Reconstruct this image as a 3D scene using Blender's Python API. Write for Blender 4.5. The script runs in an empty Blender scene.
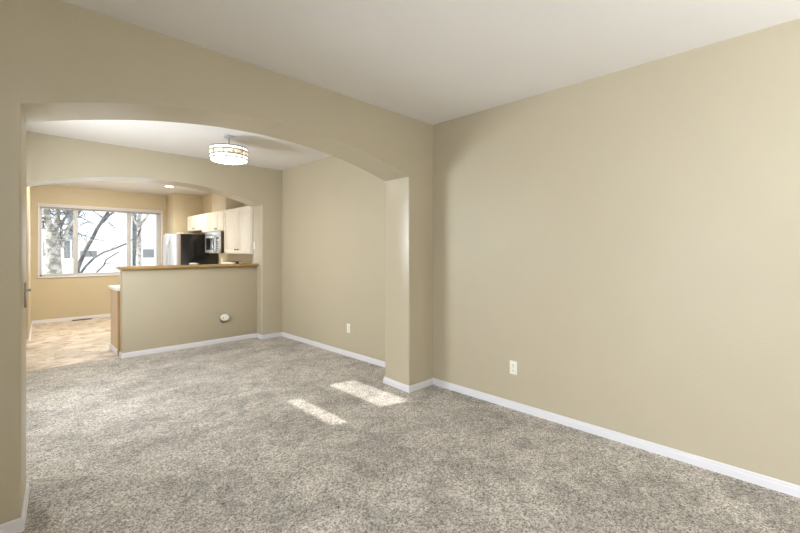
import bpy, bmesh, math, random
from mathutils import Vector, Matrix

scene = bpy.context.scene
COL = scene.collection
R = math.radians
random.seed(7)

# ------------------------------------------------------------------ camera, world, sun, big lights, exposure
cam_d = bpy.data.cameras.new('camera')
cam = bpy.data.objects.new('camera', cam_d)
COL.objects.link(cam)
cam.location = (0, 0, 1.409)
cam.rotation_euler = (R(90), 0, R(-44.665))
cam_d.sensor_width = 36.0
cam_d.lens = 402.5 / 800 * 36
cam_d.shift_y = -(266.5 - 250.84) / 800
cam_d.clip_start = 0.02
scene.camera = cam

vs = scene.view_settings
scene.display_settings.display_device = 'sRGB'
vs.view_transform = 'Standard'
vs.look = 'None'
vs.exposure = 0.10
vs.gamma = 1.0
vs.use_curve_mapping = False
scene.cycles.use_denoising = True
scene.cycles.max_bounces = 12
scene.cycles.diffuse_bounces = 8
scene.cycles.transparent_max_bounces = 12
scene.cycles.sample_clamp_indirect = 6.0

world = bpy.data.worlds.new('overcast_sky')
scene.world = world
world.use_nodes = True
wn = world.node_tree.nodes
wn['Background'].inputs['Color'].default_value = (0.90, 0.95, 1.0, 1)
wn['Background'].inputs['Strength'].default_value = 2.0


def light(name, kind, loc, direction, energy, color=(1, 1, 1), **kw):
    d = bpy.data.lights.new(name, kind)
    d.energy = energy
    d.color = color
    for k, v in kw.items():
        setattr(d, k, v)
    o = bpy.data.objects.new(name, d)
    COL.objects.link(o)
    o.location = loc
    o.rotation_euler = Vector(direction).to_track_quat('-Z', 'Y').to_euler()
    return o


HK_FILL = 2.66
SUN_DIR = Vector((1.0, -0.28, -0.727))
light('sun', 'SUN', (-6, 6, 8), SUN_DIR, 6.0, (1.0, 0.97, 0.92), angle=R(0.6))
# area lights for assumed, unseen windows and kitchen patio door, plus added fill lamps
light('front_assumed_window_light', 'AREA', (1.85, -2.48, 1.35), (0.10, 1, -0.22), 20.0, (0.89, 0.945, 1.0),
      shape='RECTANGLE', size=1.9, size_y=1.5)  # assumed window behind the camera, light only; the wall there is solid
light('ceiling_added_fill', 'AREA', (1.85, -2.47, 1.30), (0.05, 0.5, 1.4), 128.0, (0.88, 0.94, 1.0),
      shape='RECTANGLE', size=1.9, size_y=1.4, spread=R(140))  # added upward fill that brightens the living room ceiling
light('living_assumed_window_light', 'AREA', (-2.25, 0.3, 1.20), (1, -0.33, -0.24), 122.0, (0.89, 0.945, 1.0),
      shape='RECTANGLE', size=2.5, size_y=1.7, spread=R(112))  # added light for an assumed window; the left wall itself is solid
light('dining_assumed_window_light', 'AREA', (-0.24, 4.55, 1.35), (1, 0.0, -0.16), 125.0, (0.90, 0.95, 1.0),
      shape='RECTANGLE', size=1.1, size_y=1.3)  # assumed daylight from the unseen left side, added to brighten the dining room
light('kitchen_assumed_door_light', 'AREA', (-0.92, 7.10, 1.15), (1, -0.1, 0), 7.0, (0.90, 0.95, 1.0),
      shape='RECTANGLE', size=1.1, size_y=2.0, spread=R(125))  # assumed patio door, only this added light; no door is built
light('kitchen_added_fill', 'AREA', (1.2, 8.3, HK_FILL), (-0.1, 0.25, -1), 74.0, (1.0, 0.93, 0.82),
      shape='RECTANGLE', size=1.2, size_y=0.4)  # added fill for the kitchen walls, no fixture behind it
portal = light('kitchen_window_portal', 'AREA', (1.555, 10.60, 1.6), (0, -1, 0), 1.0, shape='RECTANGLE', size=2.1, size_y=1.4)
portal.data.cycles.is_portal = True

# ------------------------------------------------------------------ materials


def srgb(r, g, b):
    def f(c):
        c /= 255
        return c / 12.92 if c <= 0.04045 else ((c + 0.055) / 1.055) ** 2.4
    return (f(r), f(g), f(b), 1)


def mat(name, col, rough=0.5, metal=0.0, var=0.05, nscale=8.0, bump=0.0, bscale=200.0, bdist=0.002, spec=0.5, coat=0.0):
    """Principled material whose colour and height are driven by object-space noise."""
    m = bpy.data.materials.new(name)
    m.use_nodes = True
    nt = m.node_tree
    N, L = nt.nodes, nt.links
    b = N['Principled BSDF']
    b.inputs['Roughness'].default_value = rough
    b.inputs['Metallic'].default_value = metal
    b.inputs['Specular IOR Level'].default_value = spec
    b.inputs['Coat Weight'].default_value = coat
    tc = N.new('ShaderNodeTexCoord')
    nz = N.new('ShaderNodeTexNoise')
    nz.inputs['Scale'].default_value = nscale
    nz.inputs['Detail'].default_value = 4
    L.new(tc.outputs['Object'], nz.inputs['Vector'])
    rp = N.new('ShaderNodeValToRGB')
    rp.color_ramp.elements[0].position = 0.3
    rp.color_ramp.elements[1].position = 0.7
    rp.color_ramp.elements[0].color = tuple(c * (1 - var) for c in col[:3]) + (1,)
    rp.color_ramp.elements[1].color = tuple(min(1, c * (1 + var)) for c in col[:3]) + (1,)
    L.new(nz.outputs['Fac'], rp.inputs['Fac'])
    L.new(rp.outputs['Color'], b.inputs['Base Color'])
    if bump:
        n2 = N.new('ShaderNodeTexNoise')
        n2.inputs['Scale'].default_value = bscale
        n2.inputs['Detail'].default_value = 3
        L.new(tc.outputs['Object'], n2.inputs['Vector'])
        bp = N.new('ShaderNodeBump')
        bp.inputs['Strength'].default_value = bump
        bp.inputs['Distance'].default_value = bdist
        L.new(n2.outputs['Fac'], bp.inputs['Height'])
        L.new(bp.outputs['Normal'], b.inputs['Normal'])
    return m


def emit_mat(name, col, strength, base=(0.9, 0.9, 0.9, 1)):
    m = mat(name, base, 0.4)
    b = m.node_tree.nodes['Principled BSDF']
    b.inputs['Emission Color'].default_value = col
    b.inputs['Emission Strength'].default_value = strength
    return m


def glass_mat():
    m = bpy.data.materials.new('window_glass')
    m.use_nodes = True
    nt = m.node_tree
    N, L = nt.nodes, nt.links
    for n in list(N):
        if n.type != 'OUTPUT_MATERIAL':
            N.remove(n)
    out = [n for n in N if n.type == 'OUTPUT_MATERIAL'][0]
    tr = N.new('ShaderNodeBsdfTransparent')
    tr.inputs['Color'].default_value = (0.96, 0.98, 0.97, 1)
    gl = N.new('ShaderNodeBsdfGlossy')
    gl.inputs['Roughness'].default_value = 0.02
    fr = N.new('ShaderNodeFresnel')
    fr.inputs['IOR'].default_value = 1.25
    mx = N.new('ShaderNodeMixShader')
    L.new(fr.outputs['Fac'], mx.inputs['Fac'])
    L.new(tr.outputs[0], mx.inputs[1])
    L.new(gl.outputs[0], mx.inputs[2])
    L.new(mx.outputs[0], out.inputs['Surface'])
    return m


def carpet_mat():
    m = bpy.data.materials.new('carpet_pile')
    m.use_nodes = True
    nt = m.node_tree
    N, L = nt.nodes, nt.links
    b = N['Principled BSDF']
    b.inputs['Roughness'].default_value = 0.95
    b.inputs['Specular IOR Level'].default_value = 0.1
    b.inputs['Sheen Weight'].default_value = 0.15
    tc = N.new('ShaderNodeTexCoord')

    def noise(scale, detail, rough=0.6, sx=1, sy=1, rot=0, dist=0.0):
        mp = N.new('ShaderNodeMapping')
        mp.inputs['Scale'].default_value = (sx, sy, 1)
        mp.inputs['Rotation'].default_value = (0, 0, rot)
        L.new(tc.outputs['Object'], mp.inputs['Vector'])
        n = N.new('ShaderNodeTexNoise')
        n.inputs['Scale'].default_value = scale
        n.inputs['Detail'].default_value = detail
        n.inputs['Roughness'].default_value = rough
        n.inputs['Distortion'].default_value = dist
        L.new(mp.outputs['Vector'], n.inputs['Vector'])
        return n.outputs['Fac']

    def ramp(src, p0, c0, p1, c1):
        r = N.new('ShaderNodeValToRGB')
        r.color_ramp.elements[0].position = p0
        r.color_ramp.elements[1].position = p1
        r.color_ramp.elements[0].color = c0
        r.color_ramp.elements[1].color = c1
        L.new(src, r.inputs['Fac'])
        return r.outputs['Color']

    def mul(a, c, fac=1.0):
        x = N.new('ShaderNodeMixRGB')
        x.blend_type = 'MULTIPLY'
        x.inputs['Fac'].default_value = fac
        L.new(a, x.inputs['Color1'])
        L.new(c, x.inputs['Color2'])
        return x.outputs['Color']

    def tuft(scale):
        v = N.new('ShaderNodeTexVoronoi')
        v.inputs['Scale'].default_value = scale
        L.new(tc.outputs['Object'], v.inputs['Vector'])
        sp = N.new('ShaderNodeSeparateColor')
        L.new(v.outputs['Color'], sp.inputs['Color'])
        return sp.outputs['Red']

    def mixf(a, c, f):
        x = N.new('ShaderNodeMix')
        x.inputs['Factor'].default_value = f
        L.new(a, x.inputs['A'])
        L.new(c, x.inputs['B'])
        return x.outputs['Result']

    fine = mixf(mixf(tuft(135), tuft(260), 0.45), noise(60, 6, 0.85), 0.40)
    fleck = noise(46, 5, 0.75, dist=0.4)
    stroke = noise(1.7, 5, 0.65, sx=1.0, sy=1.3, rot=R(35), dist=0.5)
    blot = noise(7.0, 6, 0.75, sx=1.0, sy=1.15, rot=R(-20), dist=0.8)
    g = lambda v: (v, v, v, 1)
    c = ramp(fine, 0.26, srgb(108, 100, 90), 0.64, srgb(244, 237, 227))
    c = mul(c, ramp(fleck, 0.36, g(0.62), 0.54, g(1.0)))
    c = mul(c, ramp(stroke, 0.41, g(0.76), 0.57, g(1.0)))
    c = mul(c, ramp(blot, 0.40, g(0.74), 0.56, g(1.0)))
    L.new(c, b.inputs['Base Color'])
    bp = N.new('ShaderNodeBump')
    bp.inputs['Strength'].default_value = 0.6
    bp.inputs['Distance'].default_value = 0.006
    L.new(fine, bp.inputs['Height'])
    L.new(bp.outputs['Normal'], b.inputs['Normal'])
    return m


def vinyl_mat():
    m = bpy.data.materials.new('stone_vinyl')
    m.use_nodes = True
    nt = m.node_tree
    N, L = nt.nodes, nt.links
    b = N['Principled BSDF']
    b.inputs['Roughness'].default_value = 0.42
    b.inputs['Specular IOR Level'].default_value = 0.45
    tc = N.new('ShaderNodeTexCoord')
    vo = N.new('ShaderNodeTexVoronoi')
    vo.inputs['Scale'].default_value = 3.2
    L.new(tc.outputs['Object'], vo.inputs['Vector'])
    nz = N.new('ShaderNodeTexNoise')
    nz.inputs['Scale'].default_value = 5.5
    nz.inputs['Detail'].default_value = 6
    nz.inputs['Roughness'].default_value = 0.65
    nz.inputs['Distortion'].default_value = 0.8
    L.new(tc.outputs['Object'], nz.inputs['Vector'])
    rp = N.new('ShaderNodeValToRGB')
    cr = rp.color_ramp
    cr.elements[0].position = 0.30
    cr.elements[0].color = srgb(160, 136, 112)
    cr.elements[1].position = 0.66
    cr.elements[1].color = srgb(230, 223, 214)
    e = cr.elements.new(0.40)
    e.color = srgb(196, 176, 152)
    e = cr.elements.new(0.50)
    e.color = srgb(216, 204, 188)
    L.new(nz.outputs['Fac'], rp.inputs['Fac'])
    mx = N.new('ShaderNodeMixRGB')
    mx.blend_type = 'MULTIPLY'
    mx.inputs['Fac'].default_value = 0.22
    L.new(rp.outputs['Color'], mx.inputs['Color1'])
    sv = N.new('ShaderNodeSeparateColor')
    L.new(vo.outputs['Color'], sv.inputs['Color'])
    L.new(sv.outputs['Red'], mx.inputs['Color2'])
    v2 = N.new('ShaderNodeTexVoronoi')
    v2.feature = 'DISTANCE_TO_EDGE'
    v2.inputs['Scale'].default_value = 3.2
    L.new(tc.outputs['Object'], v2.inputs['Vector'])
    r2 = N.new('ShaderNodeValToRGB')
    r2.color_ramp.elements[0].position = 0.0
    r2.color_ramp.elements[0].color = (0.72, 0.66, 0.58, 1)
    r2.color_ramp.elements[1].position = 0.035
    r2.color_ramp.elements[1].color = (1, 1, 1, 1)
    L.new(v2.outputs['Distance'], r2.inputs['Fac'])
    m2 = N.new('ShaderNodeMixRGB')
    m2.blend_type = 'MULTIPLY'
    m2.inputs['Fac'].default_value = 0.7
    L.new(mx.outputs['Color'], m2.inputs['Color1'])
    L.new(r2.outputs['Color'], m2.inputs['Color2'])
    L.new(m2.outputs['Color'], b.inputs['Base Color'])
    return m


def wood_mat(name, c0, c1, scale=(2, 40, 40), rough=0.35):
    m = bpy.data.materials.new(name)
    m.use_nodes = True
    nt = m.node_tree
    N, L = nt.nodes, nt.links
    b = N['Principled BSDF']
    b.inputs['Roughness'].default_value = rough
    tc = N.new('ShaderNodeTexCoord')
    mp = N.new('ShaderNodeMapping')
    mp.inputs['Scale'].default_value = scale
    L.new(tc.outputs['Object'], mp.inputs['Vector'])
    nz = N.new('ShaderNodeTexNoise')
    nz.inputs['Scale'].default_value = 1.0
    nz.inputs['Detail'].default_value = 5
    nz.inputs['Distortion'].default_value = 0.5
    L.new(mp.outputs['Vector'], nz.inputs['Vector'])
    rp = N.new('ShaderNodeValToRGB')
    rp.color_ramp.elements[0].position = 0.35
    rp.color_ramp.elements[0].color = c0
    rp.color_ramp.elements[1].position = 0.65
    rp.color_ramp.elements[1].color = c1
    L.new(nz.outputs['Fac'], rp.inputs['Fac'])
    L.new(rp.outputs['Color'], b.inputs['Base Color'])
    return m


def bark_mat(name, c0, c1, scale=9.0):
    m = mat(name, c0, 0.9, var=0.0)
    N = m.node_tree.nodes
    rp = [n for n in N if n.type == 'VALTORGB'][0]
    nz = [n for n in N if n.type == 'TEX_NOISE'][0]
    nz.inputs['Scale'].default_value = scale
    rp.color_ramp.elements[0].position = 0.42
    rp.color_ramp.elements[1].position = 0.56
    rp.color_ramp.elements[0].color = c0
    rp.color_ramp.elements[1].color = c1
    return m


M = {
    'wall': mat('khaki_wall_paint', srgb(186, 176, 152.5), 0.48, var=0.012, nscale=3, bump=0.30, bscale=70, bdist=0.003, spec=0.5),
    'arch_wall': mat('khaki_satin_arch_paint', srgb(186, 176, 152.5), 0.33, var=0.012, nscale=3, bump=0.55, bscale=70, bdist=0.0016, spec=0.8),
    'kitchen_wall': mat('tan_kitchen_paint', srgb(196, 183, 154), 0.48, var=0.012, nscale=3, bump=0.30, bscale=70, bdist=0.003, spec=0.5),
    'ceiling': mat('ceiling_paint', srgb(227, 224, 220), 0.8, var=0.01, nscale=3, bump=0.2, bscale=90, bdist=0.002, spec=0.2),
    'trim': mat('white_trim_paint', srgb(222, 221, 226), 0.4, var=0.01),
    'carpet': carpet_mat(),
    'vinyl': vinyl_mat(),
    'cap_wood': wood_mat('honey_oak', srgb(150, 120, 72), srgb(184, 154, 102), (3, 45, 45), 0.22),
    'end_wood': wood_mat('oak_veneer', srgb(186, 164, 138), srgb(202, 182, 156), (40, 40, 2), 0.5),
    'shade_wood': wood_mat('shade_dark_oak', srgb(158, 124, 76), srgb(182, 148, 98), (40, 40, 2), 0.5),  # shade on the half wall's end, put in as darker oak
    'cabinet': mat('antique_white_cabinet', srgb(234, 228, 216), 0.42, var=0.012),
    'knob': mat('dark_bronze_knob', srgb(52, 44, 38), 0.35, 0.8),
    'laminate': mat('white_laminate', srgb(236, 233, 226), 0.3, var=0.03, nscale=60),
    'plastic': mat('white_plastic', srgb(238, 236, 228), 0.35, var=0.01),
    'plastic_grey': mat('shadow_grey_plastic', srgb(120, 112, 96), 0.5),  # dark tone also paints the shadow under the plug-in
    'socket': mat('socket_slot', srgb(70, 66, 60), 0.6),
    'steel': mat('brushed_steel', srgb(208, 210, 214), 0.28, 0.75, var=0.03, nscale=30),
    'chrome': mat('polished_chrome', srgb(196, 196, 196), 0.16, 1.0, var=0.01),
    'nickel': mat('satin_nickel', srgb(140, 138, 132), 0.35, 0.9, var=0.02),
    'black_gloss': mat('black_gloss_enamel', srgb(26, 26, 27), 0.20, var=0.05, spec=0.5),
    'black_glass': mat('black_glass', srgb(18, 19, 22), 0.08, var=0.02),
    'brown_side': mat('dark_brown_enamel', srgb(64, 52, 40), 0.3, var=0.04),
    'fridge_door': mat('pale_steel_door', srgb(196, 198, 206), 0.3, 0.35, var=0.02),
    'gasket': mat('cream_gasket', srgb(206, 190, 158), 0.6),
    'lamp_white': emit_mat('lit_lamp_shade', (1.0, 0.97, 0.92, 1), 1.05),
    'lamp_diffuser': emit_mat('lit_diffuser', (1.0, 0.95, 0.87, 1), 20.0),
    'lamp_mosaic': emit_mat('lit_mosaic_glass', (1.0, 0.90, 0.70, 1), 0.8, srgb(214, 204, 180)),
    'recessed': emit_mat('lit_recessed_lens', (1.0, 0.93, 0.80, 1), 14.0),
    'glass': glass_mat(),
    'vent': mat('dark_vent_metal', srgb(62, 50, 40), 0.5, 0.3),
    'blind': mat('grey_blind_rail', srgb(176, 174, 168), 0.5),
    'win_frame': mat('grey_white_vinyl_frame', srgb(196, 199, 204), 0.4, var=0.01),
    'black': mat('black_plastic', srgb(30, 28, 26), 0.4),
    'snow': mat('snowy_ground', srgb(236, 238, 242), 0.8, var=0.03, nscale=1),
    'siding': mat('white_siding', srgb(240, 240, 240), 0.7, var=0.01),
    'siding_grey': mat('pale_grey_siding', srgb(226, 227, 229), 0.7, var=0.01),
    'far_window': mat('grey_window_glass', srgb(122, 122, 122), 0.3),
    'roof': mat('snow_dusted_roof', srgb(216, 218, 222), 0.8),
    'bark_pale': bark_mat('pale_mottled_bark', srgb(124, 118, 112), srgb(172, 166, 158), 9),
    'bark_dark': bark_mat('grey_branch_bark', srgb(76, 74, 77), srgb(104, 102, 104), 8),
    'paper': mat('crumpled_white_paper', srgb(240, 238, 232), 0.8, var=0.03, nscale=40),
}
# mosaic glass: small bright and amber squares
_m = M['lamp_mosaic']
_N, _L = _m.node_tree.nodes, _m.node_tree.links
_v = _N.new('ShaderNodeTexVoronoi')
_v.inputs['Scale'].default_value = 34
_tc = [n for n in _N if n.type == 'TEX_COORD'][0]
_L.new(_tc.outputs['Object'], _v.inputs['Vector'])
_r = _N.new('ShaderNodeValToRGB')
_r.color_ramp.elements[0].color = (0.42, 0.32, 0.16, 1)
_r.color_ramp.elements[1].color = (1.0, 0.93, 0.76, 1)
_r.color_ramp.elements[0].position = 0.25
_r.color_ramp.elements[1].position = 0.75
_L.new(_v.outputs['Color'], _r.inputs['Fac'])
_L.new(_r.outputs['Color'], _N['Principled BSDF'].inputs['Emission Color'])
_L.new(_r.outputs['Color'], _N['Principled BSDF'].inputs['Base Color'])

# ------------------------------------------------------------------ mesh helpers


def link(name, bm, m, parent=None, smooth=35):
    me = bpy.data.meshes.new(name)
    bm.normal_update()
    bm.to_mesh(me)
    bm.free()
    me.materials.append(m)
    if smooth:
        for p in me.polygons:
            p.use_smooth = True
        me.set_sharp_from_angle(angle=R(smooth))
    o = bpy.data.objects.new(name, me)
    COL.objects.link(o)
    if parent:
        o.parent = parent
        # geometry is written in world coordinates: take it back to the parent's own frame
        mw = Matrix.Identity(4)
        p = parent
        while p:
            mw = Matrix.LocRotScale(p.location, p.rotation_euler, p.scale) @ mw
            p = p.parent
        me.transform(mw.inverted())
    return o


def box(bm, x0, x1, y0, y1, z0, z1, bev=0.0, seg=2):
    r = bmesh.ops.create_cube(bm, size=1.0)
    vs_ = r['verts']
    for v in vs_:
        v.co = Vector(((x0 + x1) / 2 + v.co.x * (x1 - x0), (y0 + y1) / 2 + v.co.y * (y1 - y0), (z0 + z1) / 2 + v.co.z * (z1 - z0)))
    if bev:
        es = list({e for v in vs_ for e in v.link_edges})
        bmesh.ops.bevel(bm, geom=es, offset=bev, segments=seg, affect='EDGES', profile=0.5)
    return bm


def nb():
    return bmesh.new()


def bx(*a, **k):
    return box(nb(), *a, **k)


def lathe(bm, prof, c, axis='Z', n=48):
    """prof = [(radius, height)], spun round an axis through c."""
    rings = []
    for r, h in prof:
        ring = []
        for i in range(n):
            t = 2 * math.pi * i / n
            if axis == 'Z':
                co = (c[0] + r * math.cos(t), c[1] + r * math.sin(t), c[2] + h)
            elif axis == 'Y':
                co = (c[0] + r * math.cos(t), c[1] + h, c[2] + r * math.sin(t))
            else:
                co = (c[0] + h, c[1] + r * math.cos(t), c[2] + r * math.sin(t))
            ring.append(bm.verts.new(co))
        rings.append(ring)
    for a, b in zip(rings, rings[1:]):
        for i in range(n):
            bm.faces.new((a[i], a[(i + 1) % n], b[(i + 1) % n], b[i]))
    for ring in (rings[0], rings[-1]):
        try:
            bm.faces.new(ring)
        except ValueError:
            pass
    bmesh.ops.recalc_face_normals(bm, faces=bm.faces[:])
    return bm


def ring_band(bm, c, r0, r1, z0, z1, n=64):
    """closed annular band"""
    pr = [(r0, z0), (r1, z0), (r1, z1), (r0, z1)]
    rings = [[bm.verts.new((c[0] + r * math.cos(2 * math.pi * i / n), c[1] + r * math.sin(2 * math.pi * i / n), z)) for i in range(n)] for r, z in pr]
    for k in range(4):
        a, b = rings[k], rings[(k + 1) % 4]
        for i in range(n):
            bm.faces.new((a[i], a[(i + 1) % n], b[(i + 1) % n], b[i]))
    bmesh.ops.recalc_face_normals(bm, faces=bm.faces[:])
    return bm


def tube(bm, pts, radii, n=7):
    pts = [Vector(p) for p in pts]
    rings = []
    for i, p in enumerate(pts):
        d = (pts[min(i + 1, len(pts) - 1)] - pts[max(i - 1, 0)]).normalized()
        u = d.cross(Vector((0.13, 0.91, 0.37))).normalized()
        w = d.cross(u)
        r = radii[i] if hasattr(radii, '__len__') else radii
        rings.append([bm.verts.new(p + r * (u * math.cos(2 * math.pi * k / n) + w * math.sin(2 * math.pi * k / n))) for k in range(n)])
    for a, b in zip(rings, rings[1:]):
        for k in range(n):
            bm.faces.new((a[k], a[(k + 1) % n], b[(k + 1) % n], b[k]))
    bm.faces.new(rings[0][::-1])
    bm.faces.new(rings[-1])
    return bm


def struct(name, bm, m, parent=None, smooth=35):
    o = link(name, bm, m, parent, smooth)
    if not parent:
        o['kind'] = 'structure'
    return o


def tag(o, label, cat, group=None):
    o['label'] = label
    o['category'] = cat
    if group:
        o['group'] = group
    return o


def thing(name, label, cat, loc=(0, 0, 0), group=None):
    o = bpy.data.objects.new(name, None)
    o.empty_display_size = 0.1
    COL.objects.link(o)
    o.location = loc
    return tag(o, label, cat, group)


# ------------------------------------------------------------------ the setting
H = 2.74
HK = 2.69
RL = 3.244          # right wall, living room
RD = 3.297          # right wall, dining room and kitchen
A1, A1b = 2.784, 3.170   # front arch wall
A2, A2b = 6.112, 6.480   # rear arch wall
YB = 10.47          # kitchen back wall

struct('floor', bx(-2.4, 3.4, -2.6, 6.395, -0.06, 0.0), M['carpet'])
struct('floor_kitchen', bx(-1.2, 3.4, 6.395, 10.6, -0.06, 0.003), M['vinyl'])
bm = nb()
box(bm, -2.4, 3.4, -2.6, A1 + 0.2, H, H + 0.08)
box(bm, -0.36, 3.4, A1 + 0.2, A2 + 0.2, H, H + 0.08)
struct('ceiling', bm, M['ceiling'])
struct('ceiling_kitchen', bx(-1.2, 3.4, A2 + 0.2, 10.6, HK, HK + 0.13), M['ceiling'])
struct('wall_right', bx(RL, 3.45, -2.6, A1 + 0.2, 0, H), M['wall'])
struct('wall_right_dining', bx(RD, 3.45, A1 + 0.2, A2 + 0.2, 0, H), M['wall'])
struct('wall_right_kitchen', bx(RD, 3.45, A2 + 0.2, YB, 0, HK), M['kitchen_wall'])
struct('wall_left', bx(-2.5, -2.36, -2.6, A1, 0, H), M['wall'])
struct('wall_front', bx(-2.4, 3.3, -2.7, -2.55, 0, H), M['wall'])


def arch_wall(name, y0, y1, xl0, xl1, xr0, xr1, spring, apex, xa, xb, m, n=44):
    """wall slab with a segmental arch opening; the reveals run from xl0/xr0 (front) to xl1/xr1 (back)"""
    bm = nb()

    def outline(xl, xr):
        c, hw, s = (xl + xr) / 2, (xr - xl) / 2, apex - spring
        rad = (hw * hw + s * s) / (2 * s)
        pts = [(xl, 0.0)]
        for i in range(n + 1):
            x = xl + (xr - xl) * i / n
            pts.append((x, apex - (rad - math.sqrt(rad * rad - (x - c) ** 2))))
        pts.append((xr, 0.0))
        return pts
    sides = []
    for y, (xl, xr) in ((y0, (xl0, xr0)), (y1, (xl1, xr1))):
        o = outline(xl, xr)
        pv = [bm.verts.new((x, y, z)) for x, z in o]
        tv = [bm.verts.new((x, y, H)) for x, z in o[1:-1]]
        la, lb = bm.verts.new((xa, y, 0)), bm.verts.new((xa, y, H))
        ra, rb = bm.verts.new((xb, y, 0)), bm.verts.new((xb, y, H))
        fl = y == y0

        def face(*vs__):
            bm.faces.new(vs__ if fl else vs__[::-1])
        lm = bm.verts.new((xa, y, o[1][1]))
        rm = bm.verts.new((xb, y, o[-2][1]))
        face(la, pv[0], pv[1], lm)
        face(lm, pv[1], tv[0], lb)
        for i in range(len(tv) - 1):
            face(pv[i + 1], pv[i + 2], tv[i + 1], tv[i])
        face(pv[-2], rm, rb, tv[-1])
        face(pv[-1], ra, rm, pv[-2])
        sides.append(pv)
    f, b = sides
    for i in range(len(f) - 1):
        bm.faces.new((f[i], b[i], b[i + 1], f[i + 1]))
    es = []
    for pv in sides:
        s = set(pv)
        for v in pv:
            for e in v.link_edges:
                if e.other_vert(v) in s:
                    es.append(e)
    bmesh.ops.bevel(bm, geom=list(set(es)), offset=0.016, segments=3, affect='EDGES', profile=0.5)
    bmesh.ops.recalc_face_normals(bm, faces=bm.faces[:])
    return struct(name, bm, m)


arch_wall('wall_arch', A1, A1b, 0.068, 0.100, 2.880, 2.905, 2.150, 2.368, -2.4, 3.30, M['arch_wall'])
arch_wall('wall_arch_rear', A2, A2b, 0.120, 0.140, 2.950, 2.955, 2.140, 2.368, -1.1, 3.35, M['arch_wall'])

# half wall under the bar ledge
HWX = 1.122
struct('wall_half', bx(HWX, 2.953, 6.315, 6.465, 0, 1.150, bev=0.006), M['wall'])

# dining room left wall: unseen opening and bars shaped to cast two sun strips
bm = nb()
OY0, OY1, OZ0, OZ1 = 3.30, 4.36, 1.52, 2.27
box(bm, -0.40, -0.25, A1b, OY0, 0, H)
box(bm, -0.40, -0.25, OY1, A2, 0, H)
box(bm, -0.40, -0.25, OY0, OY1, 0, OZ0)
box(bm, -0.40, -0.25, OY0, OY1, OZ1, H)
struct('wall_left_dining', bm, M['wall'])
w3 = struct('sun_slot_window', nb(), M['trim'])
bm = nb()
for z0, z1 in ((OZ0, 1.600), (1.722, 1.997), (2.252, OZ1)):
    box(bm, -0.345, -0.305, OY0, OY1, z0, z1)
box(bm, -0.345, -0.305, 4.055, OY1, 1.600, 1.722)
box(bm, -0.345, -0.305, OY0, 3.475, 1.997, 2.252)
box(bm, -0.345, -0.305, 4.325, OY1, 1.997, 2.252)
link('window_frame', bm, M['trim'], w3)  # unseen bars sized to mask the sun into two strips

# kitchen shell
struct('wall_left_kitchen', bx(-1.15, -1.0, A2b, 8.30, 0, HK), M['kitchen_wall'])
bm = nb()
pl = [(-1.15, 8.30), (0.285, 8.30), (0.400, YB + 0.1), (-1.15, YB + 0.1)]
lo = [bm.verts.new((x, y, 0)) for x, y in pl]
hi = [bm.verts.new((x, y, HK)) for x, y in pl]
for i in range(4):
    j = (i + 1) % 4
    bm.faces.new((lo[i], lo[j], hi[j], hi[i]))
bm.faces.new(hi)
bm.faces.new(lo[::-1])
bmesh.ops.bevel(bm, geom=[e for e in bm.edges if {tuple(round(c, 3) for c in v.co[:2]) for v in e.verts} == {(0.285, 8.30)}], offset=0.012, segments=3, affect='EDGES')
struct('wall_nook', bm, M['kitchen_wall'])
WX0, WX1, WZ0, WZ1 = 0.515, 2.605, 0.905, 2.305
bm = nb()
box(bm, 0.3, WX0, YB, YB + 0.15, 0, HK)
box(bm, WX1, 3.4, YB, YB + 0.15, 0, HK)
box(bm, WX0, WX1, YB, YB + 0.15, 0, WZ0)
box(bm, WX0, WX1, YB, YB + 0.15, WZ1, HK)
struct('wall_back', bm, M['kitchen_wall'])
struct('wall_fridge_end', bx(2.70, RD, 9.84, YB, 0, HK, bev=0.008), M['kitchen_wall'])
struct('wall_chase', bx(2.955, RD, 7.60, 8.275, 2.172, HK, bev=0.004), M['kitchen_wall'])


def baseboard(name, pts, h=0.066, t=0.013):
    """moulded baseboard along a polyline in plan; the room is on the left of the path"""
    prof = [(0, 0), (t, 0), (t, h * 0.62), (t * 0.72, h * 0.70), (t * 0.72, h * 0.90), (t * 0.35, h), (0, h)]
    P = [Vector(p) for p in pts]
    bm = nb()
    rings = []
    for i, p in enumerate(P):
        ns = []
        for a, b in ((i - 1, i), (i, i + 1)):
            if a >= 0 and b < len(P):
                d = (P[b] - P[a]).normalized()
                ns.append(Vector((-d.y, d.x)))
        nrm = sum(ns, Vector((0, 0)))
        nrm = nrm / nrm.length
        nrm = nrm / nrm.dot(ns[0])
        rings.append([bm.verts.new((p.x + nrm.x * o, p.y + nrm.y * o, z)) for o, z in prof])
    for a, b in zip(rings, rings[1:]):
        for k in range(len(prof)):
            bm.faces.new((a[k], a[(k + 1) % len(prof)], b[(k + 1) % len(prof)], b[k]))
    bm.faces.new(rings[0])
    bm.faces.new(rings[-1][::-1])
    bmesh.ops.recalc_face_normals(bm, faces=bm.faces[:])
    return struct(name, bm, M['trim'], smooth=25)


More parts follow.
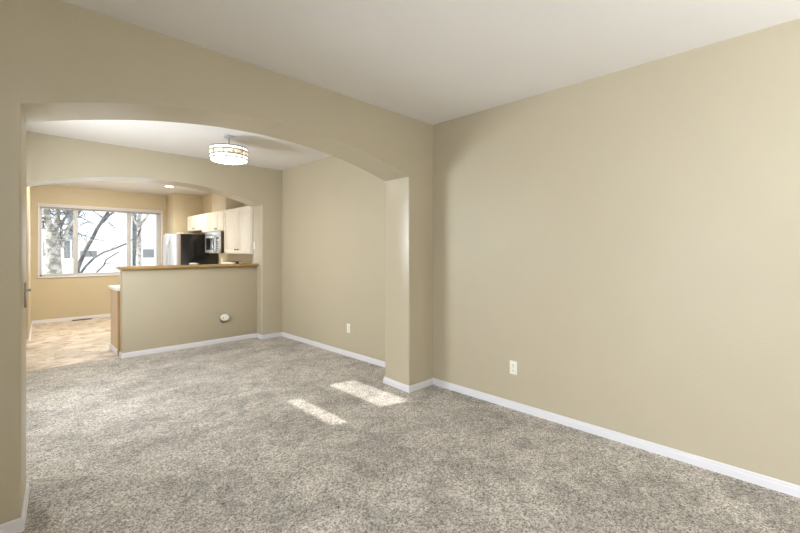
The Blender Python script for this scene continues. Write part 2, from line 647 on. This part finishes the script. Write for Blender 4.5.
baseboard('baseboard_right', [(RL, -2.5), (RL, A1)])
baseboard('baseboard_pier', [(RL, A1), (2.880, A1), (2.905, A1b), (RD, A1b)])
baseboard('baseboard_dining', [(RD, A1b), (RD, A2), (2.950, A2), (2.952, 6.315)])
baseboard('baseboard_half_wall', [(2.952, 6.315), (HWX, 6.315), (HWX, 6.465)])
baseboard('baseboard_left', [(0.140, A2b), (0.120, A2), (-0.25, A2), (-0.25, A1b), (0.100, A1b), (0.068, A1), (-2.3, A1)])
baseboard('baseboard_nook', [(0.400, YB), (0.285, 8.30), (-0.9, 8.30)], t=0.014)
baseboard('baseboard_back', [(2.70, YB), (0.400, YB)])
baseboard('baseboard_fridge_end', [(2.72, 9.84), (2.70, 9.84), (2.70, YB)])

# kitchen window: frame, three lights of glass, thin bar, raised blind
w1 = struct('window_1', nb(), M['trim'])
bm = nb()
c = 0.028
box(bm, WX0 - c, WX1 + c, YB - 0.014, YB + 0.002, WZ1, WZ1 + c, bev=0.003)
box(bm, WX0 - c, WX1 + c, YB - 0.022, YB + 0.002, WZ0 - c, WZ0, bev=0.003)
box(bm, WX0 - c, WX0, YB - 0.014, YB + 0.002, WZ0, WZ1, bev=0.003)
box(bm, WX1, WX1 + c, YB - 0.014, YB + 0.002, WZ0, WZ1, bev=0.003)
link('window_casing', bm, M['trim'], w1)
bm = nb()
fy0, fy1 = YB + 0.03, YB + 0.085
box(bm, WX0, WX0 + 0.035, fy0, fy1, WZ0, WZ1)
box(bm, WX1 - 0.085, WX1, fy0, fy1, WZ0, WZ1)
box(bm, WX0, WX1, fy0, fy1, WZ0, WZ0 + 0.045)
box(bm, WX0, WX1, fy0, fy1, WZ1 - 0.04, WZ1)
link('window_frame', bm, M['win_frame'], w1)
MU = ((1.030, 1.105), (1.948, 2.028))
for x0, x1 in MU:
    link('mullion', bx(x0, x1, fy0 - 0.004, fy1 + 0.004, WZ0 + 0.04, WZ1 - 0.04, bev=0.004), M['win_frame'], w1)
for x0, x1 in ((WX0 + 0.035, MU[0][0]), (MU[0][1], MU[1][0]), (MU[1][1], WX1 - 0.085)):
    pn = link('window_pane', bx(x0, x1, YB + 0.058, YB + 0.064, WZ0 + 0.045, WZ1 - 0.04), M['glass'], w1)
    link('glazing_bar', bx(x0, x1, YB + 0.052, YB + 0.070, 1.628, 1.643), M['blind'], pn)
bl = thing('window_blind', 'grey blind raised to a flat bundle at the top of the kitchen window', 'blind', (1.56, YB + 0.02, WZ1))
link('head_rail', bx(WX0 + 0.006, WX1 - 0.006, YB + 0.002, YB + 0.028, WZ1 - 0.03, WZ1 - 0.002, bev=0.003), M['trim'], bl)
bm = nb()
for k in range(6):
    z = WZ1 - 0.034 - k * 0.006
    box(bm, WX0 + 0.012, WX1 - 0.012, YB + 0.003, YB + 0.027, z - 0.004, z)
link('slat_bundle', bm, M['blind'], bl)

# ------------------------------------------------------------------ bar ledge on the half wall
lg = thing('bar_ledge', 'honey oak ledge capping the khaki half wall', 'ledge', (2.0, 6.37, 1.15))
bm = nb()
box(bm, 1.084, 2.948, 6.235, 6.515, 1.164, 1.202, bev=0.010, seg=3)
link('ledge_top', bm, M['cap_wood'], lg)
bm = nb()
box(bm, 1.104, 2.948, 6.272, 6.49, 1.150, 1.165, bev=0.004)
link('ledge_moulding', bm, M['cap_wood'], lg)
bm = nb()
bmesh.ops.create_icosphere(bm, subdivisions=3, radius=0.045)
for v in bm.verts:
    k = 1 + 0.35 * math.sin(v.co.x * 130 + v.co.y * 90) * math.cos(v.co.z * 110 + v.co.x * 70)
    v.co = Vector((2.02 + v.co.x * k * 1.3, 6.40 + v.co.y * k, 1.2195 + v.co.z * 0.30 * k))
zmin = min(v.co.z for v in bm.verts)
for v in bm.verts:
    v.co.z += 1.2025 - zmin
tag(link('paper_scrap', bm, M['paper'], smooth=60), 'small crumpled white paper lying on the oak ledge before the refrigerator', 'paper')

# base cabinet behind the half wall: only its end panel and worktop tip show
bc = thing('base_cabinet', 'kitchen base cabinet with tan wood end panel behind the half wall', 'cabinet', (2.0, 6.74, 0))
link('end_panel', bx(1.106, 1.122, 6.488, 7.02, 0.0035, 0.872, bev=0.002), M['end_wood'], bc)
link('cabinet_body', bx(1.123, 2.93, 6.488, 7.00, 0.0035, 0.872), M['cabinet'], bc)
link('corner_shade_strip', bx(1.096, 1.1215, 6.468, 6.4875, 0.0035, 0.872, bev=0.002), M['shade_wood'], bc)  # dark strip stands in for the shaded half wall end
bm = nb()
box(bm, 1.090, 1.1055, 6.489, 7.03, 0.0035, 0.085, bev=0.003)
link('toe_trim', bm, M['trim'], bc)
tag(link('worktop', bx(1.076, 2.93, 6.468, 7.06, 0.874, 0.912, bev=0.006), M['laminate']),
    'white laminate worktop whose corner pokes out behind the half wall', 'worktop')

# ------------------------------------------------------------------ sockets, switch, latch, vent


def outlet(name, label, x, y, z, facing='X', w=0.072, h=0.118, kind='socket'):
    """cover plate on a wall that faces -X"""
    t = thing(name, label, 'switch' if kind == 'switch' else 'outlet', (x, y, z), None if kind == 'switch' else None)
    link('cover_plate', bx(x - 0.007, x - 0.0003, y - w / 2, y + w / 2, z - h / 2, z + h / 2, bev=0.002), M['plastic'], t)
    if kind == 'socket':
        for s in (-1, 1):
            f = link('socket_face', bx(x - 0.010, x - 0.0068, y - 0.017, y + 0.017, z + s * 0.024 - 0.015, z + s * 0.024 + 0.015, bev=0.0012), M['plastic'], t)
            bm = nb()
            for k in (-1, 1):
                box(bm, x - 0.0106, x - 0.0098, y + k * 0.007 - 0.0013, y + k * 0.007 + 0.0013, z + s * 0.024 - 0.002, z + s * 0.024 + 0.008)
            box(bm, x - 0.0106, x - 0.0098, y - 0.0025, y + 0.0025, z + s * 0.024 - 0.010, z + s * 0.024 - 0.005)
            link('socket_slots', bm, M['socket'], f)
        link('screw', lathe(nb(), [(0.003, -0.0085), (0.003, -0.0068)], (x, y, z), 'X', 12), M['plastic_grey'], t)
    elif kind == 'switch':
        link('rocker', bx(x - 0.011, x - 0.0068, y - 0.016, y + 0.016, z - 0.033, z + 0.033, bev=0.002), M['plastic'], t)
    return t


outlet('wall_outlet', 'white double socket on the long right-hand wall of the carpeted front room', RL, 1.84, 0.368)
outlet('wall_outlet', 'white double socket seen through the front arch beside its pier', RD, 4.31, 0.374)
outlet('wall_outlet', 'pale socket on the kitchen wall close to the black refrigerator side', RD, 8.66, 1.185)
outlet('light_switch', 'white rocker switch on the pale side of the rear arch', 2.9535, 6.385, 1.497, kind='switch')

# round cover, coloured dark as the plug's shadow, with a plug pushed in
rd = thing('plug_in_freshener', 'round white plug-in device low on the khaki half wall', 'plug-in', (2.425, 6.315, 0.375))
link('shadow_base', lathe(nb(), [(0.060, -0.0003), (0.062, -0.008), (0.058, -0.018), (0.050, -0.021)], (2.425, 6.315, 0.362), 'Y', 40), M['plastic_grey'], rd)
bm = nb()
oc = []
for i in range(8):
    t = math.pi / 8 + i * math.pi / 4
    oc.append((0.070 * math.cos(t), 0.056 * math.sin(t)))
fr = [bm.verts.new((2.428 + x, 6.292, 0.388 + z)) for x, z in oc]
fb = [bm.verts.new((2.428 + x * 0.86, 6.250, 0.388 + z * 0.86)) for x, z in oc]
for i in range(8):
    bm.faces.new((fr[i], fr[(i + 1) % 8], fb[(i + 1) % 8], fb[i]))
bm.faces.new(fr)
bm.faces.new(fb)
bmesh.ops.recalc_face_normals(bm, faces=bm.faces[:])
bmesh.ops.bevel(bm, geom=bm.edges[:], offset=0.006, segments=2, affect='EDGES')
link('plug_body', bm, M['plastic'], rd)
link('indicator', lathe(nb(), [(0.007, -0.0025), (0.007, 0.001)], (2.392, 6.250, 0.388), 'Y', 14), M['black'], rd)

lt = thing('gate_latch', 'small metal latch plate screwed to the left side of the front arch', 'latch', (0.085, 2.95, 1.18))
bm = nb()
box(bm, 0.0815, 0.0895, 2.835, 2.875, 1.115, 1.245, bev=0.002)
link('latch_plate', bm, M['nickel'], lt)
link('latch_pin', lathe(nb(), [(0.006, 0.0), (0.006, 0.012), (0.008, 0.013), (0.008, 0.018)], (0.0892, 2.855, 1.205), 'X', 16), M['chrome'], lt)
for z in (1.13, 1.23):
    link('screw', lathe(nb(), [(0.005, 0.0), (0.004, 0.003)], (0.0892, 2.855, z), 'X', 12), M['chrome'], lt)

vt = thing('floor_register', 'dark slotted floor register at the foot of the wall under the kitchen window', 'floor vent', (1.16, 10.39, 0.003))
link('register_frame', bx(1.00, 1.32, 10.335, 10.445, 0.0032, 0.012, bev=0.003), M['vent'], vt)
bm = nb()
for k in range(12):
    box(bm, 1.018 + k * 0.024, 1.030 + k * 0.024, 10.35, 10.43, 0.0118, 0.0145)
link('register_slats', bm, M['vent'], vt)

# ------------------------------------------------------------------ pendant lamp in the dining room
LX, LY = 1.87, 4.712
lp = thing('ceiling_lamp', 'round drum lamp with mosaic glass band lit on the dining room ceiling', 'ceiling lamp', (LX, LY, H))
link('canopy', lathe(nb(), [(0.062, -0.0005), (0.064, -0.008), (0.055, -0.020), (0.012, -0.028)], (LX, LY, H), n=40), M['steel'], lp)
link('stem', lathe(nb(), [(0.0065, -0.026), (0.0065, -0.152)], (LX, LY, H), n=14), M['nickel'], lp)
c0 = (LX, LY)
RR = 0.205
z0, z1 = 2.462, 2.598
bz = [z0 + 0.006, z0 + 0.040, z0 + 0.046, z0 + 0.092, z0 + 0.098, z1 - 0.006]
sh = link('lower_shade_band', ring_band(nb(), c0, RR - 0.006, RR - 0.001, bz[0], bz[1]), M['lamp_white'], lp)
link('upper_shade_band', ring_band(nb(), c0, RR - 0.006, RR - 0.001, bz[4], bz[5]), M['lamp_white'], lp)
link('mosaic_band', ring_band(nb(), c0, RR - 0.006, RR + 0.001, bz[2], bz[3]), M['lamp_mosaic'], lp)
for a, b in ((z0 - 0.002, bz[0]), (bz[1], bz[2]), (bz[3], bz[4]), (bz[5], z1)):
    link('metal_ring', ring_band(nb(), c0, RR - 0.007, RR + 0.006, a - 0.002, b + 0.002), M['nickel'], lp)
for k in range(4):
    t = R(20 + 90 * k)
    px, py = LX + (RR + 0.003) * math.cos(t), LY + (RR + 0.003) * math.sin(t)
    link('upright_bar', tube(nb(), [(px, py, z0 - 0.004), (px, py, z1 + 0.004)], 0.004, 8), M['nickel'], lp)
bm = nb()
for k in range(3):
    t = R(30 + 120 * k)
    tube(bm, [(LX, LY, z1 - 0.006), (LX + (RR - 0.004) * math.cos(t), LY + (RR - 0.004) * math.sin(t), z1 - 0.006)], 0.004, 8)
lathe(bm, [(0.02, -0.012), (0.02, 0.004)], (LX, LY, z1), n=20)
link('spider', bm, M['nickel'], lp)
link('diffuser', lathe(nb(), [(0.195, 0.004), (0.190, -0.008), (0.15, -0.020), (0.09, -0.028), (0.012, -0.031)], (LX, LY, z0), n=56), M['lamp_diffuser'], lp)
link('light_stop_plate', lathe(nb(), [(RR - 0.009, -0.008), (RR - 0.009, -0.012)], (LX, LY, z1), n=56), M['trim'], lp)  # added to stop light leaving the open top towards the ceiling
link('finial', lathe(nb(), [(0.010, -0.029), (0.014, -0.034), (0.012, -0.042), (0.004, -0.046)], (LX, LY, z0), n=20), M['nickel'], lp)

# ------------------------------------------------------------------ recessed kitchen lamp (the one in view)
rx, ry = 2.355, 8.90
rc = thing('recessed_light', 'lit round recessed light in the kitchen ceiling', 'ceiling light', (rx, ry, HK))
link('trim_ring', ring_band(nb(), (rx, ry), 0.072, 0.098, HK - 0.006, HK - 0.0004, 40), M['trim'], rc)
link('lens', lathe(nb(), [(0.072, -0.0005), (0.070, -0.004)], (rx, ry, HK), n=40), M['recessed'], rc)
kl = bpy.data.lights.new('recessed_beam', 'SPOT')
kl.energy = 60
kl.color = (1.0, 0.88, 0.68)
kl.spot_size = R(150)
kl.spot_blend = 0.6
kl.shadow_soft_size = 0.07
klo = bpy.data.objects.new('recessed_beam', kl)
COL.objects.link(klo)
klo.location = (rx, ry, HK - 0.02)

# ------------------------------------------------------------------ wall cabinets, all facing -X
CX = 2.950


def door(parent, y0, y1, z0_, z1_, xf, knob=None):
    """raised panel door on the front plane x = xf"""
    bm = nb()
    st = min(0.055, (y1 - y0) * 0.24)
    box(bm, xf - 0.020, xf - 0.0005, y0, y0 + st, z0_, z1_, bev=0.002)
    box(bm, xf - 0.020, xf - 0.0005, y1 - st, y1, z0_, z1_, bev=0.002)
    box(bm, xf - 0.020, xf - 0.0005, y0 + st, y1 - st, z0_, z0_ + st, bev=0.002)
    box(bm, xf - 0.020, xf - 0.0005, y0 + st, y1 - st, z1_ - st, z1_, bev=0.002)
    d = link('door', bm, M['cabinet'], parent)
    bm = nb()
    box(bm, xf - 0.008, xf - 0.001, y0 + st, y1 - st, z0_ + st, z1_ - st)
    g = 0.022
    if y1 - y0 - 2 * st > 0.08:
        box(bm, xf - 0.017, xf - 0.007, y0 + st + g, y1 - st - g, z0_ + st + g, z1_ - st - g, bev=0.007)
    link('door_panel', bm, M['cabinet'], d)
    if knob:
        link('knob', lathe(nb(), [(0.005, -0.020), (0.005, -0.030), (0.013, -0.034), (0.014, -0.040), (0.006, -0.045)], (xf, knob[0], knob[1]), 'X', 18), M['knob'], d)
    return d


def cabinet(label, y0, y1, z0_, z1_, doors, x0=CX, crown=True):
    t = thing('wall_cabinet', label, 'cabinet', (RD, (y0 + y1) / 2, z0_), 'white kitchen wall cabinets')
    link('cabinet_body', bx(x0, RD - 0.002, y0, y1, z0_, z1_, bev=0.002), M['cabinet'], t)
    for a, b, kb in doors:
        door(t, a + 0.003, b - 0.003, z0_ + 0.012, z1_ - 0.012, x0, kb)
    return t


zt, zb = 2.170, 1.356
cabinet('tall white two-door wall cabinet nearest the rear arch', 6.495, 7.622, zb, zt,
        [(6.500, 7.030, (6.985, 1.43)), (7.034, 7.618, (7.080, 1.43))])
cabinet('short white two-door wall cabinet over the microwave', 7.640, 8.380, 1.782, zt,
        [(7.644, 8.008, (7.965, 1.835)), (8.012, 8.376, (8.055, 1.835))])
cabinet('narrow white one-door wall cabinet between microwave and refrigerator cabinets', 8.398, 8.802, 1.782, zt,
        [(8.402, 8.798, None)])
cabinet('short white two-door wall cabinet over the refrigerator', 8.812, 9.700, 1.835, zt,
        [(8.816, 9.250, (9.205, 1.89)), (9.254, 9.696, (9.300, 1.89))])
# light filler panel left of the microwave
pf = tag(link('filler_panel', bx(2.955, RD - 0.002, 8.400, 8.425, 1.36, 1.780, bev=0.002), M['cabinet']),
         'narrow white upright panel on the far side of the microwave', 'panel')

# ------------------------------------------------------------------ microwave under the short cabinet
mw = thing('microwave', 'stainless steel over-range microwave hung under the short white cabinet', 'microwave', (3.0, 8.0, 1.365))
y0, y1 = 7.628, 8.376
link('oven_body', bx(2.885, RD - 0.003, y0 + 0.004, y1 - 0.004, 1.368, 1.776, bev=0.004), M['brown_side'], mw)
link('vent_grille', bx(2.858, 2.8845, y0, y1, 1.705, 1.776, bev=0.005), M['steel'], mw)
md = link('door', bx(2.852, 2.8845, y0 + 0.19, y1, 1.372, 1.702, bev=0.006), M['steel'], mw)
link('door_window', bx(2.848, 2.8525, y0 + 0.265, y1 - 0.07, 1.425, 1.655, bev=0.0015), M['black_glass'], md)
pts = []
for i in range(13):
    t = i / 12
    pts.append((2.852 - 0.045 * math.sin(math.pi * t) ** 0.6, y0 + 0.225, 1.395 + 0.29 * t))
link('handle', tube(nb(), pts, 0.011, 10), M['chrome'], md)
mp = link('control_panel', bx(2.854, 2.8845, y0, y0 + 0.187, 1.372, 1.702, bev=0.005), M['steel'], mw)
link('display', bx(2.851, 2.8545, y0 + 0.04, y0 + 0.15, 1.625, 1.668), M['black_glass'], mp)
bm = nb()
for r_ in range(5):
    for c_ in range(3):
        box(bm, 2.8515, 2.8545, y0 + 0.040 + c_ * 0.040, y0 + 0.070 + c_ * 0.040, 1.40 + r_ * 0.040, 1.428 + r_ * 0.040, bev=0.0008)
link('keypad', bm, M['plastic_grey'], mp)

# ------------------------------------------------------------------ refrigerator
fg = thing('refrigerator', 'tall refrigerator with glossy black side and pale steel doors below the far cabinet', 'refrigerator', (2.9, 9.3, 0.003))
link('fridge_body', bx(2.552, RD - 0.01, 8.842, 9.758, 0.05, 1.748, bev=0.006), M['black_gloss'], fg)
link('kick_plate', bx(2.60, RD - 0.02, 8.86, 9.74, 0.004, 0.049), M['black'], fg)
for a, b, hy in ((8.842, 9.296, 9.262), (9.304, 9.758, 9.338)):
    link('door_gasket', bx(2.536, 2.5518, a + 0.008, b - 0.008, 0.10, 1.738), M['gasket'], fg)
    d = link('door', bx(2.466, 2.5358, a, b, 0.09, 1.752, bev=0.010, seg=3), M['fridge_door'], fg)
    bm = nb()
    tube(bm, [(2.464, hy, 0.72), (2.424, hy, 0.74), (2.418, hy, 0.80), (2.418, hy, 1.52), (2.424, hy, 1.58), (2.464, hy, 1.60)], 0.012, 10)
    link('handle', bm, M['steel'], d)
for yy in (8.90, 9.70):
    link('hinge_cover', bx(2.50, 2.62, yy - 0.04, yy + 0.04, 1.7525, 1.778, bev=0.006), M['plastic'], fg)

# ------------------------------------------------------------------ far kitchen run: base cabinet, worktop and the white appliance that peeps over the ledge
bd = thing('base_cabinet', 'white base cabinet on the right kitchen wall under the tall wall cabinet', 'cabinet', (3.0, 7.1, 0.003))
link('cabinet_body', bx(2.70, RD - 0.004, 7.065, 7.60, 0.10, 0.872), M['cabinet'], bd)
link('toe_kick', bx(2.76, RD - 0.004, 7.065, 7.60, 0.0035, 0.0995), M['cabinet'], bd)
door(bd, 7.075, 7.595, 0.12, 0.86, 2.70, (7.55, 0.80))
tag(link('worktop', bx(2.665, RD - 0.002, 7.062, 7.610, 0.874, 0.912, bev=0.006), M['laminate']),
    'white laminate worktop on the right kitchen wall carrying a boxy white appliance', 'worktop')
tb = thing('bread_box', 'long white boxy appliance with black end knob below the tall wall cabinet', 'appliance', (2.95, 7.3, 0.912))
bm = nb()
box(bm, 2.86, 3.06, 7.09, 7.58, 0.925, 1.212, bev=0.03, seg=4)
link('casing', bm, M['plastic'], tb)
for yy in (7.13, 7.54):
    for xx in (2.89, 3.03):
        link('foot', lathe(nb(), [(0.014, 0.0005), (0.012, 0.014)], (xx, yy, 0.912), n=14), M['black'], tb)
link('lid', bx(2.875, 3.045, 7.10, 7.57, 1.2125, 1.222, bev=0.003), M['plastic_grey'], tb)
link('end_knob', lathe(nb(), [(0.030, 0.0), (0.030, -0.035), (0.024, -0.045)], (2.95, 7.089, 1.185), 'Y', 24), M['black'], tb)

# ------------------------------------------------------------------ outside the kitchen window
GZ = -0.9
gd = struct('ground', bx(-30, 45, 10.75, 70, GZ - 0.2, GZ), M['snow'])


def house(label, x0, x1, y0, y1, z1, m, wins, roof_h, rail=None):
    t = thing('house', label, 'house', ((x0 + x1) / 2, y0, GZ), 'white houses beyond the window')
    link('walls', bx(x0, x1, y0, y1, GZ, z1), m, t)
    bm = nb()
    e = 0.3
    a = [bm.verts.new(v) for v in ((x0 - e, y0 - e, z1), (x1 + e, y0 - e, z1), (x1 + e, y1 + e, z1), (x0 - e, y1 + e, z1))]
    r1, r2 = bm.verts.new((x0 - e, (y0 + y1) / 2, z1 + roof_h)), bm.verts.new((x1 + e, (y0 + y1) / 2, z1 + roof_h))
    bm.faces.new((a[0], a[1], r2, r1))
    bm.faces.new((a[2], a[3], r1, r2))
    bm.faces.new((a[1], a[2], r2))
    bm.faces.new((a[3], a[0], r1))
    bm.faces.new(a[::-1])
    link('roof', bm, M['roof'], t, smooth=0)
    for wx0, wx1, wz0, wz1 in wins:
        bm = nb()
        box(bm, wx0 - 0.08, wx1 + 0.08, y0 - 0.06, y0 - 0.005, wz1, wz1 + 0.08)
        box(bm, wx0 - 0.08, wx1 + 0.08, y0 - 0.06, y0 - 0.005, wz0 - 0.08, wz0)
        box(bm, wx0 - 0.08, wx0, y0 - 0.06, y0 - 0.005, wz0, wz1)
        box(bm, wx1, wx1 + 0.08, y0 - 0.06, y0 - 0.005, wz0, wz1)
        w = link('window', bm, M['siding'], t)
        link('pane', bx(wx0, wx1, y0 - 0.04, y0 - 0.01, wz0, wz1), M['far_window'], w)
    return t


k = 40 / 24


def far(x0, x1, zlo, zhi):
    f = lambda z: 1.409 + (z - 1.409) * k
    return (x0 * k, x1 * k, f(zlo), f(zhi))


house('white house with one wide low window behind the middle pane', 4.1, 7.8, 40, 48, 5.2, M['siding'], [far(2.60, 3.24, 1.12, 1.41)], 2.2)
house('pale house with a square window behind the right pane', 8.6, 14.0, 40.5, 49, 4.6, M['siding_grey'], [far(5.20, 5.72, 1.05, 1.50)], 2.0)
hl = house('house with a grey doorway and tall window behind the left pane', -1.5, 3.25, 39, 47, 4.4, M['siding_grey'],
           [(1.298 * 39 / 24, 1.56 * 39 / 24, 1.02, 2.04), (2.02 * 39 / 24, 2.25 * 39 / 24, 0.35, 2.2)], 2.0)
rl = thing('deck_railing', 'white deck railing in front of the grey doorway', 'railing', (3.3, 36, GZ))
for i in range(9):
    x = 2.90 + i * 0.10
    link('baluster', bx(x - 0.03, x + 0.03, 35.97, 36.03, GZ, 0.78), M['siding'], rl)
link('top_rail', bx(2.84, 3.80, 35.94, 36.06, 0.78, 0.88), M['siding'], rl)


def P(px, py, Y):
    """a point at depth Y seen in that direction from the room (branch tracing, then jittered in depth)"""
    a = R(44.665)
    kk = (px - 400) / 402.5
    rx_, ry_, rz_ = math.sin(a) + kk * math.cos(a), math.cos(a) - kk * math.sin(a), -(py - 250.84) / 402.5
    return (rx_ * Y / ry_, Y, 1.409 + rz_ * Y / ry_)


def limb(bm, pix, r0, r1, jit=0.25, n=8):
    """pix = [(px, py, depth)]"""
    pts = [Vector(P(*p)) for p in pix]
    # subdivide and wobble so the limb runs like wood
    out = []
    for a, b in zip(pts, pts[1:]):
        L_ = (b - a).length
        m_ = max(2, int(L_ / 0.25))
        for i in range(m_):
            out.append(a.lerp(b, i / m_) + Vector((random.uniform(-1, 1), random.uniform(-1, 1) * 3, random.uniform(-1, 1))) * 0.012 * L_)
    out.append(pts[-1])
    N_ = len(out)
    tube(bm, out, [r0 + (r1 - r0) * i / (N_ - 1) for i in range(N_)], n)
    return out


def twigs(bm, base, direction, length, r, depth):
    p = Vector(base)
    d = Vector(direction).normalized()
    pts = [p.copy()]
    for i in range(5):
        d = (d + Vector((random.uniform(-1, 1), random.uniform(-1, 1), random.uniform(-0.8, 1.0))) * 0.30).normalized()
        p = p + d * length / 5
        pts.append(p.copy())
    tube(bm, pts, [r * (1 - 0.75 * i / 5) for i in range(6)], 5)
    if depth > 0:
        for i in (2, 3, 4, 5):
            dd = (d + Vector((random.uniform(-1, 1), random.uniform(-1, 1), random.uniform(-0.6, 0.9)))).normalized()
            twigs(bm, pts[i], dd, length * 0.62, r * 0.5, depth - 1)


tr = thing('bare_tree', 'bare tree with thick mottled trunk filling the left window pane', 'tree', (1.0, 16.6, GZ))
bm = nb()
limb(bm, [(55, 310, 16.6), (54, 272, 16.6), (53, 255, 16.6), (53, 243, 16.6), (54, 232, 16.6)], 0.215, 0.19, n=12)
tk = link('trunk', bm, M['bark_pale'], tr)
bm = nb()
ends = []
for pix, a_, b_ in (
        ([(54, 234, 16.6), (48, 222, 16.4), (45, 205, 16.2), (42, 190, 16.0)], 0.11, 0.06),
        ([(54, 236, 16.6), (57, 224, 16.9), (58, 208, 17.2), (61, 192, 17.5)], 0.09, 0.05),
        ([(57, 250, 16.6), (63, 242, 16.5), (68, 228, 16.3), (77, 216, 16.0), (84, 204, 15.7), (88, 195, 15.6)], 0.06, 0.025),
        ([(52, 232, 16.6), (44, 228, 16.8), (40, 214, 17.1)], 0.05, 0.02),
        ([(55, 230, 16.6), (62, 222, 17.1), (70, 212, 17.6), (74, 198, 17.9)], 0.06, 0.02)):
    ends.append(limb(bm, pix, a_, b_))
link('branches', bm, M['bark_pale'], tr)
bm = nb()
for e in ends:
    for i in range(2, len(e), 2):
        for _ in range(3):
            twigs(bm, e[i], (random.uniform(-1, 1), random.uniform(-0.8, 0.8), random.uniform(-0.5, 1)), random.uniform(0.5, 1.0), 0.022, 2)
link('twigs', bm, M['bark_dark'], tr)['kind'] = 'stuff'

t2 = thing('bare_tree', 'grey bare limbs of a leaning tree crossing the middle window pane', 'tree', (1.5, 13.0, GZ))
bm = nb()
m1 = limb(bm, [(60, 347, 13), (72, 300, 13), (78, 268, 13), (84, 253, 13), (91, 241, 13), (97, 229, 13), (104, 218, 13), (108, 212, 13), (110, 203, 13), (112, 190, 13)], 0.060, 0.028)
m2 = limb(bm, [(102, 223, 13), (109, 215, 12.9), (117, 210, 12.8), (125, 205, 12.6), (132, 197, 12.4)], 0.034, 0.020)
link('main_limb', bm, M['bark_dark'], t2)
bm = nb()
m3 = limb(bm, [(76, 280, 13), (86, 266, 12.8), (94, 258, 12.6), (104, 252, 12.4), (114, 249, 12.2), (126, 244, 12), (138, 236, 11.8), (141, 228, 11.7)], 0.030, 0.018)
m4 = limb(bm, [(90, 282, 12.5), (98, 271, 12.5), (104, 265, 12.4), (106, 260, 12.4), (112, 256, 12.3), (119, 252, 12.2)], 0.022, 0.014)
limb(bm, [(105, 264, 12.4), (112, 263, 12.4), (118, 267, 12.4)], 0.010, 0.006)
limb(bm, [(80, 225, 12.6), (88, 222, 12.5), (95, 225, 12.4)], 0.014, 0.007)
limb(bm, [(108, 222, 12.6), (114, 228, 12.5), (120, 226, 12.5), (126, 231, 12.4)], 0.008, 0.005)
link('side_branches', bm, M['bark_dark'], t2)
bm = nb()
for e in (m2, m3):
    for i in range(4, len(e), 3):
        twigs(bm, e[i], (random.uniform(-1, 1), random.uniform(-0.5, 0.5), random.uniform(-0.2, 1)), random.uniform(0.3, 0.6), 0.011, 1)
link('twigs', bm, M['bark_dark'], t2)['kind'] = 'stuff'

t3 = thing('bare_tree', 'slim forked tree standing behind the right window pane', 'tree', (6.0, 22.0, GZ))
bm = nb()
limb(bm, [(138, 300, 22), (138, 262, 22), (139, 240, 22), (139, 226, 22)], 0.11, 0.08)
link('trunk', bm, M['bark_pale'], t3)
bm = nb()
f1 = limb(bm, [(139, 227, 22), (134, 219, 22), (129, 210, 21.5), (126, 196, 21.5)], 0.07, 0.03)
f2 = limb(bm, [(139, 227, 22), (145, 219, 22), (150, 211, 22), (157, 196, 22)], 0.07, 0.03)
f3 = limb(bm, [(138, 224, 22), (138, 214, 22.3), (135, 205, 22.5), (134, 192, 22.5)], 0.08, 0.03)
link('branches', bm, M['bark_pale'], t3)
bm = nb()
for e in (f1, f2, f3):
    for i in range(3, len(e), 4):
        twigs(bm, e[i], (random.uniform(-1, 1), random.uniform(-0.5, 0.5), random.uniform(-0.1, 1)), 0.7, 0.012, 1)
link('twigs', bm, M['bark_pale'], t3)['kind'] = 'stuff'
